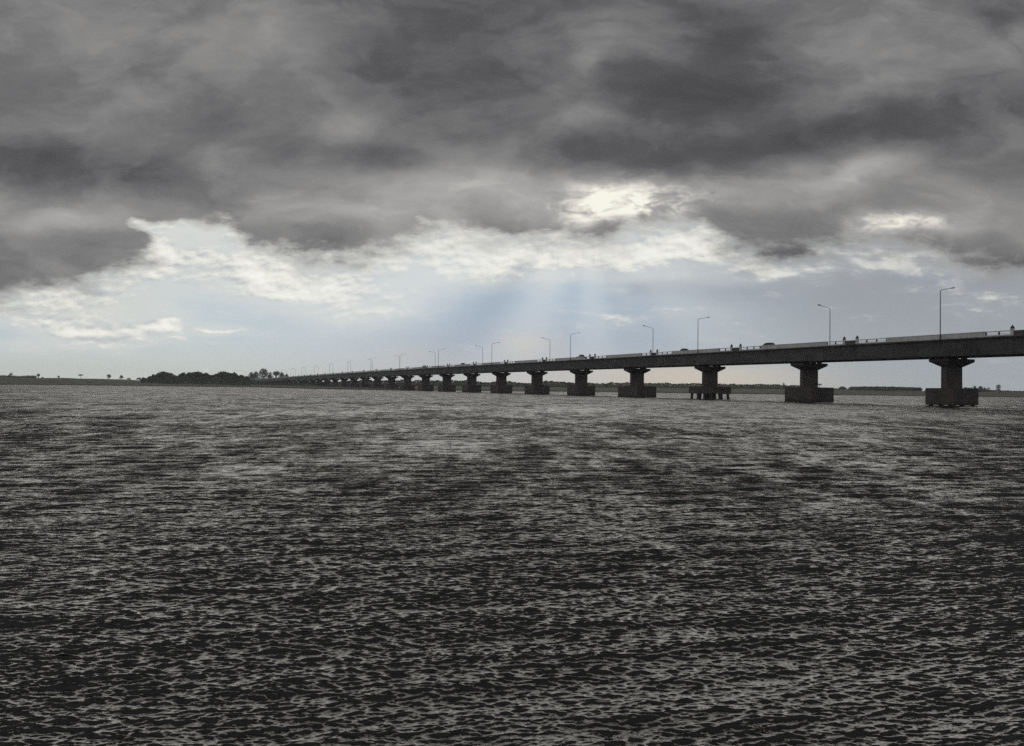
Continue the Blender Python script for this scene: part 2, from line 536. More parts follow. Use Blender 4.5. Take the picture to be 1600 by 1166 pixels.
# ------------------------------------------------------------------ mesh builder
class MB:
    """collects boxes, prisms, tubes and loose faces; build() links them as ONE mesh object"""

    def __init__(self):
        self.v, self.f = [], []

    def poly(self, pts, faces):
        k = len(self.v)
        self.v += [tuple(p) for p in pts]
        self.f += [tuple(i + k for i in f) for f in faces]
        return self

    def frustum(self, c0, s0, c1, s1):
        """a box whose bottom rectangle (centre c0, size s0) and top rectangle (c1, s1) may differ"""
        p = []
        for c, s in ((c0, s0), (c1, s1)):
            for a, b in ((-.5, -.5), (.5, -.5), (.5, .5), (-.5, .5)):
                p.append((c[0] + a * s[0], c[1] + b * s[1], c[2]))
        return self.poly(p, [(3, 2, 1, 0), (4, 5, 6, 7), (0, 1, 5, 4), (1, 2, 6, 5), (2, 3, 7, 6), (3, 0, 4, 7)])

    def box(self, x0, x1, y0, y1, z0, z1):
        return self.frustum(((x0 + x1) / 2, (y0 + y1) / 2, z0), (x1 - x0, y1 - y0), ((x0 + x1) / 2, (y0 + y1) / 2, z1), (x1 - x0, y1 - y0))

    def tube(self, pts, rad, seg=8, cap=True):
        pts = [Vector(p) for p in pts]
        rad = rad if isinstance(rad, (list, tuple)) else [rad] * len(pts)
        rings = []
        ref = Vector((0.13, 0.31, 0.94)).normalized()
        for i, p in enumerate(pts):
            t = (pts[min(i + 1, len(pts) - 1)] - pts[max(i - 1, 0)]).normalized()
            a = t.cross(ref)
            if a.length < 0.2:
                a = t.cross(Vector((1, 0, 0)))
            a.normalize()
            b_ = t.cross(a)
            rings.append([p + (a * math.cos(2 * math.pi * q / seg) + b_ * math.sin(2 * math.pi * q / seg)) * rad[i] for q in range(seg)])
        k = len(self.v)
        for r_ in rings:
            self.v += [tuple(p) for p in r_]
        for i in range(len(rings) - 1):
            for q in range(seg):
                self.f.append((k + i * seg + q, k + i * seg + (q + 1) % seg, k + (i + 1) * seg + (q + 1) % seg, k + (i + 1) * seg + q))
        if cap:
            self.f.append(tuple(k + q for q in reversed(range(seg))))
            self.f.append(tuple(k + (len(rings) - 1) * seg + q for q in range(seg)))
        return self

    def lathe(self, prof, c=(0, 0, 0), seg=12):
        k = len(self.v)
        for r_, z in prof:
            for q in range(seg):
                a = 2 * math.pi * q / seg
                self.v.append((c[0] + r_ * math.cos(a), c[1] + r_ * math.sin(a), c[2] + z))
        for i in range(len(prof) - 1):
            for q in range(seg):
                self.f.append((k + i * seg + q, k + i * seg + (q + 1) % seg, k + (i + 1) * seg + (q + 1) % seg, k + (i + 1) * seg + q))
        self.f.append(tuple(k + q for q in reversed(range(seg))))
        self.f.append(tuple(k + (len(prof) - 1) * seg + q for q in range(seg)))
        return self

    def mesh(self, name, mat, smooth=False, bevel=0.0):
        me = bpy.data.meshes.new(name)
        me.from_pydata(self.v, [], self.f)
        me.materials.append(mat)
        if bevel > 0:
            import bmesh
            bm = bmesh.new()
            bm.from_mesh(me)
            ed = [e for e in bm.edges if len(e.link_faces) == 2 and e.calc_face_angle(0) > R(30)]
            bmesh.ops.bevel(bm, geom=ed, offset=bevel, segments=1, affect='EDGES', clamp_overlap=True)
            bm.to_mesh(me)
            bm.free()
        if smooth:
            me.polygons.foreach_set('use_smooth', np.ones(len(me.polygons), bool))
        me.update()
        return me

    def build(self, name, mat, parent=None, smooth=False, bevel=0.0):
        return link(name, self.mesh(name, mat, smooth, bevel), None, parent)


# ------------------------------------------------------------------ materials
def concrete(name, base, dark, rust=None, rough=0.85, streak=0.6, bump=0.25, wet=None, seg=0.0):
    m = bpy.data.materials.new(name)
    m.use_nodes = True
    g = G(m.node_tree)
    p = g.n('NewGeometry').outputs['Position']
    n1 = g.noise(g.v('MULTIPLY', p, (0.35, 0.35, 0.5)), 1.0, 6.0, 0.62)
    n2 = g.noise(g.v('MULTIPLY', p, (1.6, 1.6, 0.16)), 1.0, 5.0, 0.6)          # rain streaks run down
    n3 = g.noise(p, 5.0, 5.0, 0.7)
    f = g.m('ADD', g.m('MULTIPLY', n1, 1.0 - streak * 0.5), g.m('MULTIPLY', n2, streak * 0.5))
    f = g.m('MULTIPLY_ADD', g.m('SUBTRACT', n3, 0.5), 0.35, f)
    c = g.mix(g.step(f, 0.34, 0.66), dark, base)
    if seg:                                                                    # each cast length has a tone of its own
        ox = g.sep(g.n('TexCoord').outputs['Object'])[0]
        wn_ = g.n('TexWhiteNoise', noise_dimensions='1D')
        q = g.m('DIVIDE', ox, seg)
        g.put(wn_.inputs['W'], g.m('FLOOR', q))
        joint = g.m('LESS_THAN', g.m('FRACT', q), 0.03)
        tone = g.m('SUBTRACT', g.m('MULTIPLY_ADD', wn_.outputs['Value'], 0.4, 0.8), g.m('MULTIPLY', joint, 0.35))
        cc = g.n('CombineColor')
        for i in range(3):
            g.put(cc.inputs[i], tone)
        c = g.mix(1.0, c, cc.outputs[0], 'MULTIPLY')
    if rust:
        rn = g.noise(g.v('MULTIPLY', p, (0.5, 0.5, 0.35)), 1.0, 4.0, 0.6)
        c = g.mix(g.m('MULTIPLY', g.step(rn, 0.42, 0.62), 0.75), c, rust)
    if wet:                                                                    # tide mark of algae and damp at the waterline
        z = g.sep(p)[2]
        w = g.step(g.m('MULTIPLY_ADD', g.m('SUBTRACT', n2, 0.5), 0.8, z), wet, wet - 0.7)
        c = g.mix(g.m('MULTIPLY', w, 0.85), c, (0.028, 0.027, 0.022, 1))
    b = g.n('BsdfPrincipled')
    g.put(b.inputs['Base Color'], c)
    b.inputs['Roughness'].default_value = rough
    bp = g.n('Bump')
    bp.inputs['Strength'].default_value = bump
    bp.inputs['Distance'].default_value = 0.05
    g.put(bp.inputs['Height'], n3)
    g.put(b.inputs['Normal'], bp.outputs[0])
    o = g.n('OutputMaterial')
    g.t.links.new(b.outputs[0], o.inputs[0])
    return m


def plain(name, col, rough=0.5, metal=0.0, vary=0.25, scale=3.0):
    m = bpy.data.materials.new(name)
    m.use_nodes = True
    g = G(m.node_tree)
    p = g.n('TexCoord').outputs['Object']
    n = g.noise(p, scale, 4.0, 0.6)
    c = g.mix(n, tuple(x * (1 - vary) for x in col[:3]) + (1,), tuple(min(1, x * (1 + vary)) for x in col[:3]) + (1,))
    b = g.n('BsdfPrincipled')
    g.put(b.inputs['Base Color'], c)
    b.inputs['Roughness'].default_value = rough
    b.inputs['Metallic'].default_value = metal
    o = g.n('OutputMaterial')
    g.t.links.new(b.outputs[0], o.inputs[0])
    return m


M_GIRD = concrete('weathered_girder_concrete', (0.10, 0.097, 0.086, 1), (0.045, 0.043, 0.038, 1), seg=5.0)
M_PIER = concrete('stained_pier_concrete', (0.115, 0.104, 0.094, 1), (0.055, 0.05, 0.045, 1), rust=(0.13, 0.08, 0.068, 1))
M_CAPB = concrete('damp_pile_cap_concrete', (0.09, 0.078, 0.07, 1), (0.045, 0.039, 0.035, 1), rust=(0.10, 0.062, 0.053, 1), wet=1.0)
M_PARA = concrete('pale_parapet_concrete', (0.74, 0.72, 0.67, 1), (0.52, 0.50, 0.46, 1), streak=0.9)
M_PARD = concrete('dark_parapet_concrete', (0.13, 0.125, 0.115, 1), (0.07, 0.068, 0.06, 1))
M_ROAD = concrete('road_asphalt', (0.06, 0.06, 0.06, 1), (0.04, 0.04, 0.04, 1), rough=0.7, streak=0.0)
M_RUBB = plain('black_rubber', (0.02, 0.02, 0.02, 1), 0.7)
M_STEEL = plain('dull_galvanised_steel', (0.10, 0.105, 0.11, 1), 0.5, 0.4)
M_FINIAL = plain('dark_weathered_cap', (0.05, 0.05, 0.05, 1), 0.7)

# ------------------------------------------------------------------ bridge frame: +X runs away along the deck, +Y across it, 40 m spans
SPAN = 40.0
NS0, NS1 = -2, 41
_vp = ray(250, 599)
_da = math.atan2(_vp.y, _vp.x)                 # heading of the far end
_b0 = at(1487, 620, 165.3)
bridge = empty('road_bridge', (_b0.x, _b0.y, 0.0), _da)
tag(bridge, 'long concrete road bridge on hammerhead piers crossing the whole river', 'bridge')
BM = Matrix.Translation(bridge.location) @ Matrix.Rotation(_da, 4, 'Z')
# local +Y points left of the heading, so the river side facing the viewer is at +Y
HW = 5.85


def drop(s):
    """the far part of the deck runs gently down to the bank"""
    q = max(0.0, s - 330.0)
    return -4.6 * (q / 1280.0) ** 1.15 if q > 0 else 0.0


SS = np.arange(NS0 * SPAN, NS1 * SPAN + 0.1, 10.0)


def sweep(sections, name, mat, smooth=False, bevel=0):
    """sections: list of closed (y, z) outlines swept along the deck with its fall"""
    mb = MB()
    for sec in sections:
        k = len(mb.v)
        n = len(sec)
        for s in SS:
            for (y, z) in sec:
                mb.v.append((s, y, z + drop(s)))
        for i in range(len(SS) - 1):
            for q in range(n):
                a, b = k + i * n + q, k + i * n + (q + 1) % n
                mb.f.append((a, a + n, b + n, b))
        mb.f.append(tuple(k + q for q in range(n)))
        mb.f.append(tuple(k + (len(SS) - 1) * n + q for q in reversed(range(n))))
    return mb.build(name, mat, bridge, smooth, bevel)


Z_SOF, Z_DECK, Z_TOP = 10.45, 14.02, 15.10
# girder box with a slab whose edge stands a little proud
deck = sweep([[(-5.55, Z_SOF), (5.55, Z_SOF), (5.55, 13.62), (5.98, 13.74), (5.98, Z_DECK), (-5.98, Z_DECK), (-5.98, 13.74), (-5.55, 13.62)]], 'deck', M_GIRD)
sweep([[(-5.5, Z_DECK + 0.004), (5.5, Z_DECK + 0.004), (5.5, Z_DECK + 0.27), (-5.5, Z_DECK + 0.30)]], 'roadway', M_ROAD)

# parapets: solid panels with open railing bays next to each pair of pillars
PAIR0 = 21.5


def parapet(side):
    solid, rails = MB(), []
    yi, yo = (5.66, 5.92) if side > 0 else (-5.92, -5.66)
    a0, a1 = NS0 * SPAN, NS1 * SPAN

    def seg(mb, s0, s1, z0, z1, y0=yi, y1=yo):
        s0, s1 = max(s0, a0), min(s1, a1)
        if s1 <= s0:
            return
        d0, d1 = drop(s0), drop(s1)
        p = [(s0, y0, z0 + d0), (s1, y0, z0 + d1), (s1, y1, z0 + d1), (s0, y1, z0 + d0), (s0, y0, z1 + d0), (s1, y0, z1 + d1), (s1, y1, z1 + d1), (s0, y1, z1 + d0)]
        mb.poly(p, [(3, 2, 1, 0), (4, 5, 6, 7), (0, 1, 5, 4), (1, 2, 6, 5), (2, 3, 7, 6), (3, 0, 4, 7)])

    for k in range(NS0, NS1 + 1):
        c = PAIR0 + SPAN * k
        e0, e1 = c - 1.87 - 8.1, c + 1.87 + 5.2          # extents of the open bays
        nxt = c + SPAN - 1.87 - 8.1
        if side < 0:                                      # the far one is only seen edge-on: plain panels
            seg(solid, c, c + SPAN - 0.02, Z_DECK + 0.002, Z_TOP)
            continue
        dark = MB()
        rails.append(dark)
        # solid run, cast in panels with open joints
        n = 6
        w = (nxt - e1) / n
        for i in range(n):
            seg(solid, e1 + i * w + 0.012, e1 + (i + 1) * w - 0.012, Z_DECK + 0.002, Z_TOP - 0.1)
        seg(solid, e1 - 0.02, nxt + 0.02, Z_TOP - 0.098, Z_TOP, yi - 0.03 if side > 0 else yi + 0.03, yo + 0.035 if side > 0 else yo - 0.035)
        # open bays: kerb, top rail, posts, mid rail
        for (s0, s1, nb) in ((e0, c - 1.87, 3), (c + 1.87, e1, 2)):
            seg(solid, s0, s1, Z_DECK + 0.002, Z_DECK + 0.26)
            seg(solid, s0, s1, Z_TOP - 0.24, Z_TOP - 0.06)
            bw = (s1 - s0) / nb
            for i in range(nb + 1):
                q = s0 + i * bw
                seg(dark, q - 0.11, q + 0.11, Z_DECK + 0.262, Z_TOP - 0.242)
            seg(dark, s0, s1, Z_DECK + 0.44, Z_DECK + 0.50, yi + 0.08 * side, yo - 0.08 * side)
        # refuge wall between the two pillars, set back
        seg(dark, c - 1.6, c + 1.6, Z_DECK + 0.002, Z_TOP - 0.12, yi, yo - 0.12 * side)
    return solid, rails


for side in (1, -1):
    so, rl = parapet(side)
    so.build('parapet', M_PARA, bridge)
    for r_ in rl:
        if r_.v:
            r_.build('railing', M_PARD, bridge)

# pillars with dark caps in pairs on the side facing the viewer
pil = MB().frustum((0, 0, 0.003), (0.62, 0.5), (0, 0, 1.22), (0.52, 0.42)).frustum((0, 0, 1.222), (0.72, 0.58), (0, 0, 1.34), (0.72, 0.58)).mesh('pillar', M_PARA)
capm = MB().lathe([(0.30, 1.342), (0.34, 1.42), (0.36, 1.56), (0.30, 1.70), (0.18, 1.80), (0.12, 1.83), (0.15, 1.90), (0.10, 2.0), (0.02, 2.04)], seg=10).mesh('pillar_cap', M_FINIAL)
for k in range(NS0, NS1):
    for e in (-1.87, 1.87):
        s = PAIR0 + SPAN * k + e
        p = link('pillar', pil, None, bridge)
        p.location = (s, 5.80, Z_DECK + drop(s))
        c = link('pillar_cap', capm, None, p)

# piers: wall column > crosshead, bearings, pile cap, piles
col_me = {}


def pier(n):
    s = SPAN * n
    zt = Z_SOF + drop(s) - 0.38                     # top of crosshead
    z_cap = 3.80
    ground = n >= 17
    zb = z_cap if not ground else 1.0
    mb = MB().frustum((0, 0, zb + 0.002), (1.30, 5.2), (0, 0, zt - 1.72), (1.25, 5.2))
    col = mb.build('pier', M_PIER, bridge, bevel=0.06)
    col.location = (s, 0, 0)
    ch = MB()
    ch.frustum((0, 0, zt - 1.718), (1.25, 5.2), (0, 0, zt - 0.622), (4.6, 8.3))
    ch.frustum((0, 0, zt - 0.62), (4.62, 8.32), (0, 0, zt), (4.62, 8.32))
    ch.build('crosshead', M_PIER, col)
    for sx in (-1.0, 1.0):
        for sy in (-2.6, 2.6):
            MB().box(sx - 0.42, sx + 0.42, sy - 0.45, sy + 0.45, zt + 0.002, zt + 0.377).build('bearing', M_RUBB, col)
    if ground:
        MB().frustum((0, 0, -3.0), (7.0, 7.0), (0, 0, 1.0), (6.6, 6.6)).build('pile_cap', M_CAPB, col)
        return col
    la, wa, z0 = 9.7, 7.9, -0.7
    if n == 0:
        la, z0 = 6.6, 0.22
    elif n == 2:
        la, z0 = 10.6, 1.62
    elif n == 3:
        la = 12.6
    elif n % 3 == 1:
        la = 9.2
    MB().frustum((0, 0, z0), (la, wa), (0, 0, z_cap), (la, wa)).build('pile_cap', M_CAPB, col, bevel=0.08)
    if n in (0, 2):
        nx = 4 if n == 2 else 3
        for i in range(nx):
            for j in range(3):
                x = (i - (nx - 1) / 2) * (la - 1.6) / (nx - 1)
                y = (j - 1) * (wa - 1.6) / 2
                kx = 0.10 if n == 2 else 0.03
                MB().tube([(x, y, z0 + 0.3), (x * (1 + kx), y * (1 + kx), -2.5)], 0.42, 10).build('pile', M_CAPB, col, True)
    return col


for n in range(-1, NS1):
    pier(n)

# ------------------------------------------------------------------ street lamps, staggered on both parapets
def make_lamp():
    root = empty('street_lamp')
    MB().tube([(0, 0, 0.0), (0, 0, 0.9), (0, 0, 0.92), (0, 0, 9.3), (0, 0, 10.2)], [0.13, 0.13, 0.105, 0.085, 0.075], 10).frustum((0, 0, -0.02), (0.42, 0.42), (0, 0, 0.05), (0.42, 0.42)).build('pole', M_STEEL, root, False)
    MB().tube([(0, 0, 10.2), (0, -0.12, 10.32), (0, -0.4, 10.42), (0, -3.3, 10.95)], [0.07, 0.065, 0.06, 0.05], 8).build('arm', M_STEEL, root)
    lu = MB()
    for a, b, w, h in ((-3.2, -3.55, 0.16, 0.12), (-3.55, -4.15, 0.36, 0.2), (-4.15, -4.35, 0.28, 0.14)):
        za, zb = 10.93 - 0.18 * (a + 3.2), 10.93 - 0.18 * (b + 3.2)
        lu.poly([(-w / 2, a, za - h / 2), (w / 2, a, za - h / 2), (w / 2, a, za + h / 2), (-w / 2, a, za + h / 2), (-w / 2.2, b, zb - h / 2), (w / 2.2, b, zb - h / 2), (w / 2.2, b, zb + h / 2), (-w / 2.2, b, zb + h / 2)],
                [(0, 1, 2, 3), (7, 6, 5, 4), (1, 0, 4, 5), (2, 1, 5, 6), (3, 2, 6, 7), (0, 3, 7, 4)])
    lu.build('luminaire', M_RUBB, root)
    return root


lamp0 = make_lamp()
ORD = ['first', 'second', 'third', 'fourth', 'fifth', 'sixth', 'seventh', 'eighth', 'ninth', 'tenth']
nl = {1: 0, -1: 0}
for k in range(0, 39):
    side = 1 if k % 2 == 0 else -1
    s = -1.8 + SPAN * k
    lp = lamp0
    if k:
        lp = lamp0.copy()
        COL.objects.link(lp)
        for c in lamp0.children:
            d = c.copy()
            COL.objects.link(d)
            d.parent = lp
    pt = BM @ Vector((s, 6.12 * side if side > 0 else -5.45, 0))
    # lamps stand on brackets at the deck edge, arms reach over the road
    zb = Z_DECK + drop(s) + (0.02 if side > 0 else 0.32)
    lp.location = (pt.x, pt.y, zb)
    lp.rotation_euler = (0, 0, _da + (0 if side > 0 else math.pi))
    i = nl[side]
    nl[side] += 1
    pp = 'near' if side > 0 else 'far'
    if i == 0:
        lab = ('tall grey street lamp above the rightmost pier, arm reaching right' if side > 0 else 'grey street lamp above the second pier from the right, arm reaching left')
    elif i < 8:
        lab = '%s street lamp from the right on the %s parapet, arm to the %s' % (ORD[i], pp, 'right' if side > 0 else 'left')
    else:
        lab = 'thin distant street lamp on the %s parapet near the left bridge end' % pp
    tag(lp, lab, 'street lamp', 'street lamps along the bridge')
# ------------------------------------------------------------------ far bank
SHORE = [(-2600, 596.0), (-900, 597.5), (-300, 599.6), (0, 601.3), (120, 602.3), (250, 603.7), (330, 604.8), (400, 605.6), (480, 607.6), (560, 609.2), (650, 610.2), (800, 611.4), (950, 613.2), (1050, 614.4), (1230, 616.7),
         (1400, 618.6), (1600, 621.2), (2000, 627.0), (3200, 644.0)]


def interp(px, tab):
    return float(np.interp(px, [a for a, _ in tab], [b for _, b in tab]))


def shore_Y(px):
    d = ray(px, interp(px, SHORE))
    return -CAMH * d.y / d.z if d.z < 0 else 1200.0


CREST = [(-900, 8.5), (0, 8.0), (60, 7.4), (100, 7.9), (180, 7.4), (230, 5.6), (260, 4.0), (372, 2.6), (420, 1.9), (600, 2.2), (700, 3.6), (900, 4.2), (1300, 4.4), (1600, 4.2), (2400, 4.5)]
CRD = [(-900, 380), (0, 340), (180, 320), (230, 240), (300, 160), (380, 300), (600, 300), (700, 200), (900, 200), (1300, 150), (1600, 140)]


def ground_z(px, d):
    """height of the bank at a bearing, d metres inland of the waterline"""
    cz, cd = interp(px, CREST), interp(px, CRD)
    bank = 1.3 * min(1.0, max(0.0, d / 14.0)) ** 0.7
    t = min(1.0, max(0.0, (d - 10) / cd))
    t = t * t * (3 - 2 * t)
    z = bank + (cz - 1.3) * t
    z += 0.22 * math.sin(px * 0.05 + d * 0.031) * min(1, d / 60) + 0.15 * math.sin(px * 0.13 + 1.0) * min(1, d / 30)
    if d > cd + 60:
        z -= min(1.5, (d - cd - 60) * 0.004)
    return z if d > 0 else d * 0.12


def shore_pt(px, d):
    Y0 = shore_Y(px)
    return Vector((xat(px, Y0 + d), Y0 + d, ground_z(px, d)))


def ground_at(px, Y):
    p = shore_pt(px, Y - shore_Y(px))
    return p


def build_terrain():
    pxs = np.concatenate([np.arange(-1500, -300, 60), np.arange(-300, 1900, 5), np.arange(1900, 2500, 60)])
    ds = [-14, -5, 0, 1.5, 4, 8, 14, 22, 32, 45, 60, 80, 100, 125, 150, 180, 215, 250, 290, 330, 370, 420, 500, 620, 800, 1100, 1600]
    v = np.zeros((len(ds), len(pxs), 3))
    for j, px in enumerate(pxs):
        w = 7.0 * math.sin(px * 0.021) + 4.0 * math.sin(px * 0.057 + 2) + RNG.normal(0, 1.4)
        for i, d in enumerate(ds):
            p = shore_pt(px, d)
            n = RNG.normal(0, 0.05) if 0 < d < 400 else 0
            v[i, j] = (p.x, p.y + w * max(0.0, 1 - abs(d) / 60.0), p.z + n)
    me = np_mesh('terrain', v.reshape(-1, 3), grid_quads(len(ds), len(pxs)), True)
    return me


def grass_mat():
    m = bpy.data.materials.new('rough_grass')
    m.use_nodes = True
    g = G(m.node_tree)
    p = g.n('NewGeometry').outputs['Position']
    n1 = g.noise(g.v('MULTIPLY', p, (0.02, 0.02, 0.1)), 1.0, 6.0, 0.6)
    n2 = g.noise(g.v('MULTIPLY', p, (0.25, 0.25, 0.6)), 1.0, 5.0, 0.65)
    f = g.m('MULTIPLY_ADD', g.m('SUBTRACT', n2, 0.5), 0.7, n1)
    c = g.ramp(f, [(0.3, (0.022, 0.025, 0.016, 1)), (0.5, (0.042, 0.043, 0.031, 1)), (0.68, (0.066, 0.063, 0.048, 1))])
    z = g.sep(p)[2]
    mud = g.step(g.m('MULTIPLY_ADD', g.m('SUBTRACT', n2, 0.5), 1.6, z), 1.1, 0.5)
    c = g.mix(mud, c, (0.05, 0.043, 0.034, 1))
    b = g.n('BsdfPrincipled')
    g.put(b.inputs['Base Color'], c)
    b.inputs['Roughness'].default_value = 0.95
    b.inputs['Specular IOR Level'].default_value = 0.1
    o = g.n('OutputMaterial')
    g.t.links.new(b.outputs[0], o.inputs[0])
    return m


def leaf_mat(name, a, b_):
    m = bpy.data.materials.new(name)
    m.use_nodes = True
    g = G(m.node_tree)
    p = g.n('NewGeometry').outputs['Position']
    n = g.noise(p, 0.35, 4.0, 0.6)
    c = g.mix(g.step(n, 0.35, 0.65), a, b_)
    b = g.n('BsdfPrincipled')
    g.put(b.inputs['Base Color'], c)
    b.inputs['Roughness'].default_value = 0.8
    b.inputs['Specular IOR Level'].default_value = 0.2
    o = g.n('OutputMaterial')
    g.t.links.new(b.outputs[0], o.inputs[0])
    return m


M_GRASS = grass_mat()
M_LEAF = [leaf_mat('dark_foliage', (0.040, 0.050, 0.026, 1), (0.075, 0.085, 0.045, 1)), leaf_mat('olive_foliage', (0.055, 0.058, 0.032, 1), (0.09, 0.09, 0.05, 1)), leaf_mat('deep_green_foliage', (0.032, 0.044, 0.026, 1), (0.06, 0.074, 0.042, 1))]
M_BARK = plain('grey_bark', (0.10, 0.085, 0.07, 1), 0.9)

terr = link('terrain', build_terrain(), M_GRASS)
tag(terr, kind='structure')


# ------------------------------------------------------------------ trees
def leaves(centres, radii, n, size, flat=0.75):
    """many small tilted leaf-clump faces spread through ellipsoid lobes, denser towards their outside"""
    v = np.zeros((n, 4, 3))
    vol = np.array([r[0] * r[2] for r in radii])
    which = RNG.choice(len(centres), n, p=vol / vol.sum())
    for i in range(n):
        c, r_ = centres[which[i]], radii[which[i]]
        d = RNG.normal(0, 1, 3)
        d /= np.linalg.norm(d)
        q = RNG.uniform(0.25, 1.0) ** 0.45
        p = np.array(c) + d * q * np.array(r_)
        nn = RNG.normal(0, 1, 3)
        nn[2] = abs(nn[2]) + 0.3
        nn /= np.linalg.norm(nn)
        a = np.cross(nn, RNG.normal(0, 1, 3))
        a /= np.linalg.norm(a)
        b_ = np.cross(nn, a)
        s = size * RNG.uniform(0.6, 1.3)
        k = RNG.uniform(0.7, 1.2, 4)
        v[i, 0] = p - a * s * k[0]
        v[i, 1] = p - b_ * s * flat * k[1] + nn * s * 0.15
        v[i, 2] = p + a * s * k[2]
        v[i, 3] = p + b_ * s * flat * k[3] + nn * s * 0.15
    return v.reshape(-1, 3), np.arange(n * 4).reshape(-1, 4)


def tree(name, label, px, top_py, Y, wpx, group=None, kind='round', mat=0, lean=0.0, cat='tree', dens=1.0):
    """a tree whose crown top is seen at top_py; wpx is the crown's width"""
    base = ground_at(px, Y)
    base.z -= 0.15
    H = at(px, top_py, Y).z - base.z
    W = wpx * Y / FPX
    root = empty(name, base)
    tag(root, label, cat, group)
    tr = max(0.17, H * 0.028)
    cs, rs, limbs = [], [], []
    lx = lean * H
    if kind == 'palm':
        MB().tube([(0, 0, 0), (lx * 0.4, 0, H * 0.45), (lx, 0, H * 0.88)], [tr * 1.3, tr, tr * 0.8], 7).build('trunk', M_BARK, root)
        mb = MB()
        for q in range(15):
            a = q * 2.4
            L = W * 0.55 * RNG.uniform(0.85, 1.1)
            up = RNG.uniform(-0.15, 0.75)
            pts = []
            for t in (0, 0.35, 0.7, 1.0):
                pts.append(Vector((lx + math.cos(a) * L * t, math.sin(a) * L * t, H * 0.88 + L * (up * t * 1.2 - 0.75 * t * t))))
            for i in range(3):
                w0, w1 = (0.28, 0.42, 0.3, 0.05)[i] * W * 0.24, (0.28, 0.42, 0.3, 0.05)[i + 1] * W * 0.24
                sd = Vector((-math.sin(a), math.cos(a), 0))
                dn = Vector((0, 0, 0.12 * W * 0.25))
                mb.poly([pts[i] - sd * w0 - dn, pts[i] + dn, pts[i + 1] + dn, pts[i + 1] - sd * w1 - dn], [(0, 1, 2, 3)])
                mb.poly([pts[i] + dn, pts[i] + sd * w0 - dn, pts[i + 1] + sd * w1 - dn, pts[i + 1] + dn], [(0, 1, 2, 3)])
        mb.build('crown', M_LEAF[mat], root)
        return root
    if kind == 'round':
        z0, nlobe = 0.12, 12
    elif kind == 'grove':
        z0, nlobe = 0.02, 26
    elif kind == 'umbrella':
        z0, nlobe = 0.62, 8
    elif kind == 'tall':
        z0, nlobe = 0.26, 14
    elif kind == 'bush':
        z0, nlobe = 0.05, 6
    else:
        z0, nlobe = 0.15, 9
    ch = H * (1 - z0)
    for q in range(nlobe):
        a = q * 2.4 + RNG.uniform(0, 1)
        t = (q + 0.5) / nlobe
        if kind == 'column':
            rr_, zz = W * 0.16 * RNG.uniform(0.3, 1), H * (z0 + (1 - z0) * (0.1 + 0.8 * t))
            r_ = (W * 0.36, W * 0.36, ch * 0.17)
        elif kind == 'umbrella':
            rr_, zz = W * 0.36 * math.sqrt(t), H * (z0 + (1 - z0) * (0.62 - 0.25 * t))
            r_ = (W * 0.19, W * 0.19, ch * 0.34)
        else:
            rr_, zz = W * (0.40 if kind == 'grove' else 0.32) * math.sqrt(t), H * z0 + ch * (0.84 - 0.30 * t - 0.42 * t * t if kind == 'grove' else 0.78 - 0.66 * t * RNG.uniform(0.6, 1.15))
            r_ = (W * RNG.uniform(0.17, 0.25), W * RNG.uniform(0.17, 0.25), ch * RNG.uniform(0.17, 0.24))
        c = (lx * zz / H + rr_ * math.cos(a), rr_ * math.sin(a), zz)
        zt = c[2] + r_[2]
        if zt > H:
            c = (c[0], c[1], H - r_[2])
        cs.append(c)
        rs.append(r_)
    if kind != 'bush':
        mb = MB().tube([(0, 0, 0), (lx * 0.25 + RNG.normal(0, 0.02) * H, 0, H * z0 * 0.6 + 0.1), (lx * 0.6, 0, H * (z0 + 0.25 * (1 - z0)))], [tr * 1.4, tr, tr * 0.6], 7)
        for c in cs[::2]:
            mb.tube([(lx * 0.3, 0, H * z0 * 0.75), ((c[0] + lx * 0.4) * 0.55, c[1] * 0.55, (H * z0 + c[2]) * 0.5), c], [tr * 0.5, tr * 0.36, tr * 0.12], 5)
        mb.build('trunk', M_BARK, root)
    n = int((240 + 3.2 * W * ch) * dens)
    n = min(n, 2200)
    sz = max(0.26, min(0.8, 0.075 * (W + ch) * 0.5))
    v, f = leaves(cs, rs, n, sz)
    link('crown', np_mesh('crown', v, f), M_LEAF[mat], root)
    return root


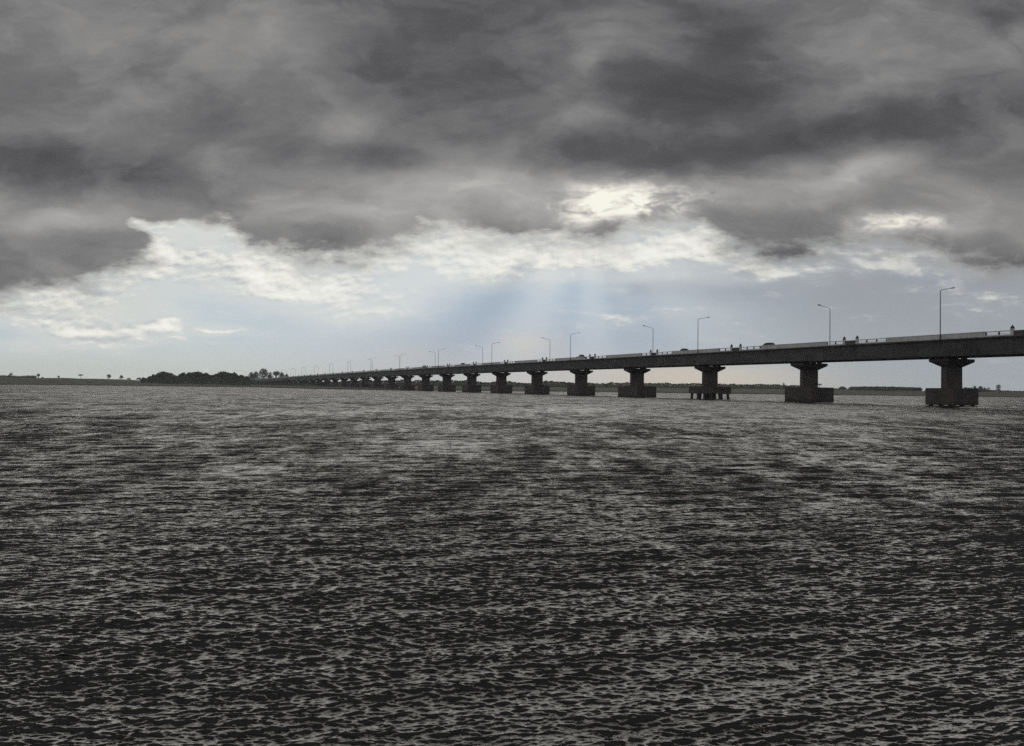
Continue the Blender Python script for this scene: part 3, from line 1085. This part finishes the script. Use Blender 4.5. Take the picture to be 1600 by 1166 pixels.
def mass(name, px0, px1, top, Y0, depth, label=None, mat=0, n=5200, size=0.9, z_in=0.8, kind='stuff', cat=None, rough=1.0):
    """a far wood that reads as one mass: lumpy canopy body with leaf clumps breaking its outline"""
    st = 1.6 if px1 - px0 > 60 else 0.8
    pxs = np.arange(px0, px1 + 0.01, st)
    nd = 7
    vv = np.zeros((nd, len(pxs), 3))
    tops = np.zeros(len(pxs))
    bump = RNG.normal(0, 1, len(pxs))
    bump = np.convolve(bump, np.array([0.2, 0.6, 1.0, 0.6, 0.2]) / 1.5, 'same')
    for j, px in enumerate(pxs):
        g0 = ground_at(px, Y0).z
        t = at(px, interp(px, top), Y0 + depth * 0.4).z - g0
        edge_ = min(1.0, (px - px0 + 0.6) / 3.0, (px1 - px + 0.6) / 3.0)
        tops[j] = max(0.8, t * (1 + 0.10 * rough * bump[j])) * (0.35 + 0.65 * max(0.0, edge_))
        for i in range(nd):
            u = i / (nd - 1)
            Y = Y0 + depth * u
            gz = ground_at(px, Y).z - 0.3
            prof = (0.0, 0.72, 0.92, 1.0, 0.96, 0.8, 0.0)[i]
            yy = Y if i > 1 else Y0 + depth * (0.0, 0.04)[i]
            vv[i, j] = (xat(px, yy), yy + RNG.normal(0, 0.4), gz + tops[j] * z_in * prof * (1 + 0.08 * RNG.normal()))
    body_v, body_f = vv.reshape(-1, 3), grid_quads(nd, len(pxs))
    lv = np.zeros((n, 4, 3))
    for i in range(n):
        j = RNG.integers(0, len(pxs))
        u = RNG.uniform(0, 1) ** 1.3
        px = pxs[j] + RNG.uniform(-st, st) * 0.5
        Y = Y0 + depth * u * 0.75
        gz = ground_at(px, Y).z
        h = tops[j] * (RNG.uniform(0.10, 1.0) ** 0.5 if u < 0.12 else RNG.uniform(0.72, 1.06))
        p = np.array((xat(px, Y), Y, gz + h))
        nn = RNG.normal(0, 1, 3)
        nn[2] = abs(nn[2]) + 0.2
        nn /= np.linalg.norm(nn)
        a = np.cross(nn, RNG.normal(0, 1, 3))
        a /= np.linalg.norm(a)
        b_ = np.cross(nn, a)
        s = size * RNG.uniform(0.5, 1.2)
        lv[i] = (p - a * s, p - b_ * s * 0.7, p + a * s, p + b_ * s * 0.7)
    k = len(body_v)
    v = np.concatenate([body_v, lv.reshape(-1, 3)])
    f = np.concatenate([body_f, np.arange(n * 4).reshape(-1, 4) + k])
    o = link(name, np_mesh(name, v, f), M_LEAF[mat])
    tag(o, label, cat, None, kind)
    return o


# masses of wood
mass('hedge', -260, 57, [(-260, 585), (0, 586.6), (30, 587.4), (57, 586.4)], 1000, 10, 'long low dark hedge along the crest of the left hillside, ending in a step', 0, 1500, 0.5, 0.85, 'thing', 'hedge', 0.5)
mass('undergrowth', 222, 392, [(222, 594), (250, 591), (300, 590), (360, 591), (380, 592), (392, 594)], 815, 40, None, 2, 3600, 0.9)
mass('woodland', 382, 500, [(382, 595), (430, 596.5), (500, 597.5)], 1380, 60, None, 2, 1500, 1.2)
mass('woodland', 470, 900, [(470, 597), (560, 596), (640, 595.5), (700, 596), (730, 595), (755, 599), (790, 596), (825, 600), (860, 596.6), (880, 597.6), (900, 600)], 790, 90, None, 2, 5200, 1.0)
mass('woodland', 898, 1262, [(898, 599.8), (940, 599.4), (975, 599), (1000, 600.2), (1030, 599.6), (1090, 600), (1130, 601.0), (1180, 601.0), (1225, 602.2), (1262, 604)], 830, 80, None, 1, 4600, 0.9)
mass('plantation', 1325, 1441, [(1325, 606.4), (1330, 605.0), (1350, 604.6), (1390, 605.2), (1441, 606.4)], 790, 60, None, 2, 2600, 0.7, 0.9, 'stuff', None, 0.35)
mass('woodland', 1446, 1780, [(1446, 609), (1480, 606.5), (1530, 607.6), (1552, 610.4), (1600, 611.2), (1700, 611), (1780, 611)], 800, 60, None, 1, 2600, 0.8)
mass('undergrowth', 1262, 1326, [(1262, 604.5), (1290, 606.5), (1326, 608.6)], 800, 40, None, 1, 700, 0.6)

# single trees on the left hillside
HILL = 'lone trees on the left hillside'
tree('tree', 'small leaning twin-crowned tree on the hedge line at the far left of the hillside', 15, 581.6, 1005, 7, HILL, 'round', 0, 0.25, dens=0.6)
tree('tree', 'small tree at the right-hand end of the hedge on the left hillside', 59, 583.2, 1002, 6, HILL, 'round', 0, 0.1)
tree('bush', 'tiny round bush in the dip just right of the hedge end', 66, 589.2, 1002, 4, None, 'bush', 0, cat='bush')
tree('tree', 'tiny low tree on the bare crest between the hedge and the flat-topped tree', 91, 586.6, 1002, 4.5, HILL, 'round', 0)
tree('tree', 'flat-topped umbrella-shaped tree alone on the crest of the left hillside', 126, 584.8, 1002, 9, HILL, 'umbrella', 0)
tree('tree', 'broad two-lobed tree on the crest right of the flat-topped one', 169.5, 584.4, 1000, 8, HILL, 'round', 0)
tree('tree', 'small round-crowned tree last on the crest before the slope falls to the grove', 189, 585.8, 990, 6.5, HILL, 'round', 0)
for px, py, w, lab in ((201, 590.6, 8, 'low wide bush where the hillside dips towards the grove'), (217, 589.6, 9, 'rounded bush halfway between the last crest tree and the grove'), (140, 597.5, 9, 'dark bush low on the open slope above the left shore'), (112, 597.2, 7, 'dark bush on the left slope nearer the picture edge')):
    tree('bush', lab, px, py, 960 if py < 595 else 760, w, None, 'bush', 2, cat='bush')

# the grove left of the bridge end
GROVE = [(224.5, 590, 8), (235, 587.5, 9), (240, 584.6, 6), (247, 583.6, 9), (255, 581.0, 14), (264, 583.6, 13), (272, 586.6, 11), (281, 584.4, 7), (286.5, 581.4, 9), (298, 582.4, 14), (308, 581.2, 15), (317.5, 583.8, 10), (322, 582.2, 7),
         (330, 585.8, 11), (337.5, 584.0, 9), (347.5, 580.8, 14), (356, 581.8, 12), (364.5, 581.2, 11), (369, 585.0, 9), (377, 585.8, 10), (385, 588.0, 10)]
GL = {0: 'low first tree at the left end of the grove', 2: 'slim open tree standing up at the left shoulder of the grove', 4: 'broad domed tree forming the left hump of the grove', 8: 'flat spreading crown left of the middle of the grove', 10: 'wide domed tree at the middle of the grove',
      12: 'narrow pointed tree just right of the grove middle', 15: 'broad domed tree forming the right hump of the grove', 17: 'overhanging tree at the right edge of the right hump of the grove', 19: 'lower tree where the grove meets the bridge', 20: 'last low tree of the grove beside the bridge end'}
for i, (px, py, w) in enumerate(GROVE):
    tree('tree', GL.get(i, 'dense dark tree merged into the canopy of the grove left of the bridge'), px, py - (0.5 if w > 12 else 0.0), 850 + (i * 37 % 50), w * (1.6 if w > 10 else 1.3), 'trees of the grove left of the bridge', 'grove' if i not in (8, 17) else 'round', (0, 2)[i % 2], dens=1.9)

# tall trees rising behind the far end of the deck
for px, py, w, k, lab in ((392, 580.2, 8, 'tall', 'leftmost tall tree rising behind the far end of the deck'), (399, 579.4, 9, 'tall', 'second tall tree behind the far deck, with a ragged crown'), (412, 574.0, 14, 'tall', 'tallest round-crowned tree standing behind the far end of the bridge'),
                         (422, 581.0, 7, 'tall', 'short tree tucked right of the tallest tree behind the bridge'), (431.5, 579.4, 11, 'umbrella', 'spreading open-crowned tree behind the deck with sky showing through'), (440, 580.4, 9, 'tall', 'second tree from the right end of the group behind the deck'), (447, 583.0, 7, 'round', 'lowest tree at the right end of the group behind the deck')):
    tree('tree', lab, px, py, 1330, w * 1.4, 'tall trees behind the bridge end', k, 0, dens=0.8)

# trees seen between and beyond the right-hand piers
tree('tree', 'small round treetop standing above the woods left of the second pier from the right', 1224.5, 597.6, 835, 4.5, None, 'tall', 2)
tree('palm_tree', 'small palm with drooping fronds just right of the second pier from the right', 1280.5, 599.2, 805, 7, None, 'palm', 2, cat='palm tree')
tree('tree', 'dark domed tree standing alone left of the long plantation', 1316.5, 603.8, 790, 13, None, 'round', 2, dens=1.6)
RT = 'trees right of the rightmost pier'
tree('tree', 'small crown peeping over the pile cap just right of the rightmost column', 1509, 604.4, 800, 9, RT, 'round', 0)
tree('tree', 'round treetop over the right corner of the rightmost pile cap', 1523, 602.2, 800, 6, RT, 'tall', 0)
tree('tree', 'dense tree just clear of the right edge of the rightmost pile cap', 1532, 602.6, 800, 8, RT, 'tall', 0)
tree('tree', 'thin-stemmed open tree between the pile cap and the tall bushy tree', 1538.5, 604.4, 800, 6, RT, 'tall', 0, dens=0.6)
tree('tree', 'small sparse tree with sky under its crown, right of the pile cap group', 1544.5, 605.2, 800, 6, RT, 'umbrella', 0, dens=0.6)
tree('tree', 'tall bushy tree standing alone nearest the right edge of the picture', 1560, 600.8, 800, 8, RT, 'column', 0)
# ------------------------------------------------------------------ traffic on the near lane
M_PAINT = [plain('dark_blue_paint', (0.02, 0.025, 0.04, 1), 0.25), plain('black_paint', (0.015, 0.015, 0.016, 1), 0.25), plain('grey_paint', (0.12, 0.12, 0.125, 1), 0.3, 0.3), plain('silver_paint', (0.3, 0.3, 0.31, 1), 0.3, 0.4)]
M_GLASS = plain('tinted_glass', (0.02, 0.024, 0.028, 1), 0.08)
M_TYRE = plain('tyre_rubber', (0.02, 0.02, 0.02, 1), 0.85)
M_LAMP = plain('lamp_lens', (0.45, 0.43, 0.4, 1), 0.2)


def car_mesh(L, W, H, kind, paint):
    """a car heading along +X: body shell, glasshouse, wheels, headlights"""
    hb = 0.52 * H
    prof = {'saloon': [(-.5, .36), (-.49, .55), (-.36, .60), (.22, .60), (.44, .52), (.5, .42), (.5, .2), (-.5, .2)],
            'hatch': [(-.5, .36), (-.48, .60), (-.40, .62), (.25, .60), (.45, .52), (.5, .42), (.5, .18), (-.5, .18)],
            'pickup': [(-.5, .36), (-.5, .62), (-.1, .62), (.22, .62), (.47, .56), (.5, .44), (.5, .2), (-.5, .2)]}[kind]
    cab = {'saloon': ((-.36, .24), (-.20, .07)), 'hatch': ((-.46, .26), (-.38, .06)), 'pickup': ((-.12, .26), (-.09, .09))}[kind]
    b = MB()
    n = len(prof)
    pts = []
    for y in (-.5, .5):
        for (x, z) in prof:
            pts.append((x * L, y * W, z * H))
    b.poly(pts, [tuple(range(n)), tuple(n + i for i in reversed(range(n)))] + [(i, i + n, (i + 1) % n + n, (i + 1) % n) for i in range(n)])
    # roof panel and pillars
    (c0, c1), (r0, r1) = cab
    b.frustum(((r0 + r1) / 2 * L, 0, 0.955 * H), ((r1 - r0) * L, 0.76 * W), ((r0 + r1) / 2 * L, 0, H), ((r1 - r0) * L * 0.9, 0.68 * W))
    gl = MB()
    zb, zt = 0.605 * H if kind != 'pickup' else 0.625 * H, 0.953 * H
    p = [(c0 * L, -.45 * W, zb), (c1 * L, -.45 * W, zb), (c1 * L, .45 * W, zb), (c0 * L, .45 * W, zb), (r0 * L, -.37 * W, zt), (r1 * L, -.37 * W, zt), (r1 * L, .37 * W, zt), (r0 * L, .37 * W, zt)]
    gl.poly(p, [(3, 2, 1, 0), (4, 5, 6, 7), (0, 1, 5, 4), (1, 2, 6, 5), (2, 3, 7, 6), (3, 0, 4, 7)])
    return b, gl


def make_car(L, W, H, kind, paint):
    root = empty('car')
    b, gl = car_mesh(L, W, H, kind, paint)
    b.build('body', paint, root, bevel=0.05)
    gl.build('window', M_GLASS, root)
    for x in (-.31, .31):
        for y in (-1, 1):
            yy = y * (W / 2 - 0.10)
            w = MB().tube([(x * L, yy - 0.11, 0.31), (x * L, yy + 0.11, 0.31)], 0.31, 16).build('wheel', M_TYRE, root)
            MB().tube([(x * L, yy + y * 0.112, 0.31), (x * L, yy + y * 0.125, 0.31)], 0.18, 12).build('rim', M_STEEL, w)
    for y in (-.36, .36):
        MB().box(0.478 * L, 0.503 * L, y * W - 0.16, y * W + 0.16, 0.40 * H, 0.47 * H).build('headlight', M_LAMP, root)
    return root


def s_at(px, y):
    """position along the bridge whose point at lateral offset y is seen at column px"""
    lo, hi = -60.0, 1400.0
    tgt = ray(px, 606)
    tgt = tgt.x / tgt.y
    for _ in range(50):
        m_ = (lo + hi) / 2
        p = BM @ Vector((m_, y, 0))
        if p.x / p.y > tgt:
            lo = m_
        else:
            hi = m_
    return lo


for px, L, W, H, kind, pt, flip, lab in (
        (1199, 4.5, 1.8, 1.62, 'hatch', 1, 1, 'black hatchback car left of the lamp above the second pier from the right'),
        (1068, 4.5, 1.78, 1.58, 'saloon', 0, 1, 'dark low saloon car just left of the second near lamp from the right'),
        (908, 5.2, 1.85, 1.85, 'pickup', 1, -1, 'dark pickup truck just right of the third near lamp, beside a parapet pillar'),
        (722, 4.6, 1.8, 1.70, 'hatch', 2, 1, 'grey hatchback car between the fourth and fifth near lamps from the right'),
        (662, 4.7, 1.8, 1.75, 'hatch', 1, 1, 'small dark car farthest left on the bridge near the paired lamps')):
    c = make_car(L, W, H, kind, M_PAINT[pt])
    y = 3.4
    s = s_at(px, y)
    p = BM @ Vector((s, y, 0))
    c.location = (p.x, p.y, Z_DECK + drop(s) + 0.285)
    c.rotation_euler = (0, 0, _da + (0 if flip > 0 else math.pi))
    tag(c, lab, 'car')
# ------------------------------------------------------------------ rain-damp air over the river
def build_haze(dens):
    m = bpy.data.materials.new('damp_air')
    m.use_nodes = True
    g = G(m.node_tree)
    v = g.n('VolumePrincipled')
    v.inputs['Color'].default_value = (0.86, 0.9, 0.95, 1)
    v.inputs['Density'].default_value = dens
    v.inputs['Anisotropy'].default_value = 0.3
    o = g.n('OutputMaterial')
    g.t.links.new(v.outputs[0], o.inputs['Volume'])
    mb = MB().box(-2900, 2900, -2750, 2900, -5.5, 48.0)
    h = mb.build('haze', m)
    tag(h, kind='stuff')


build_haze(0.0001)
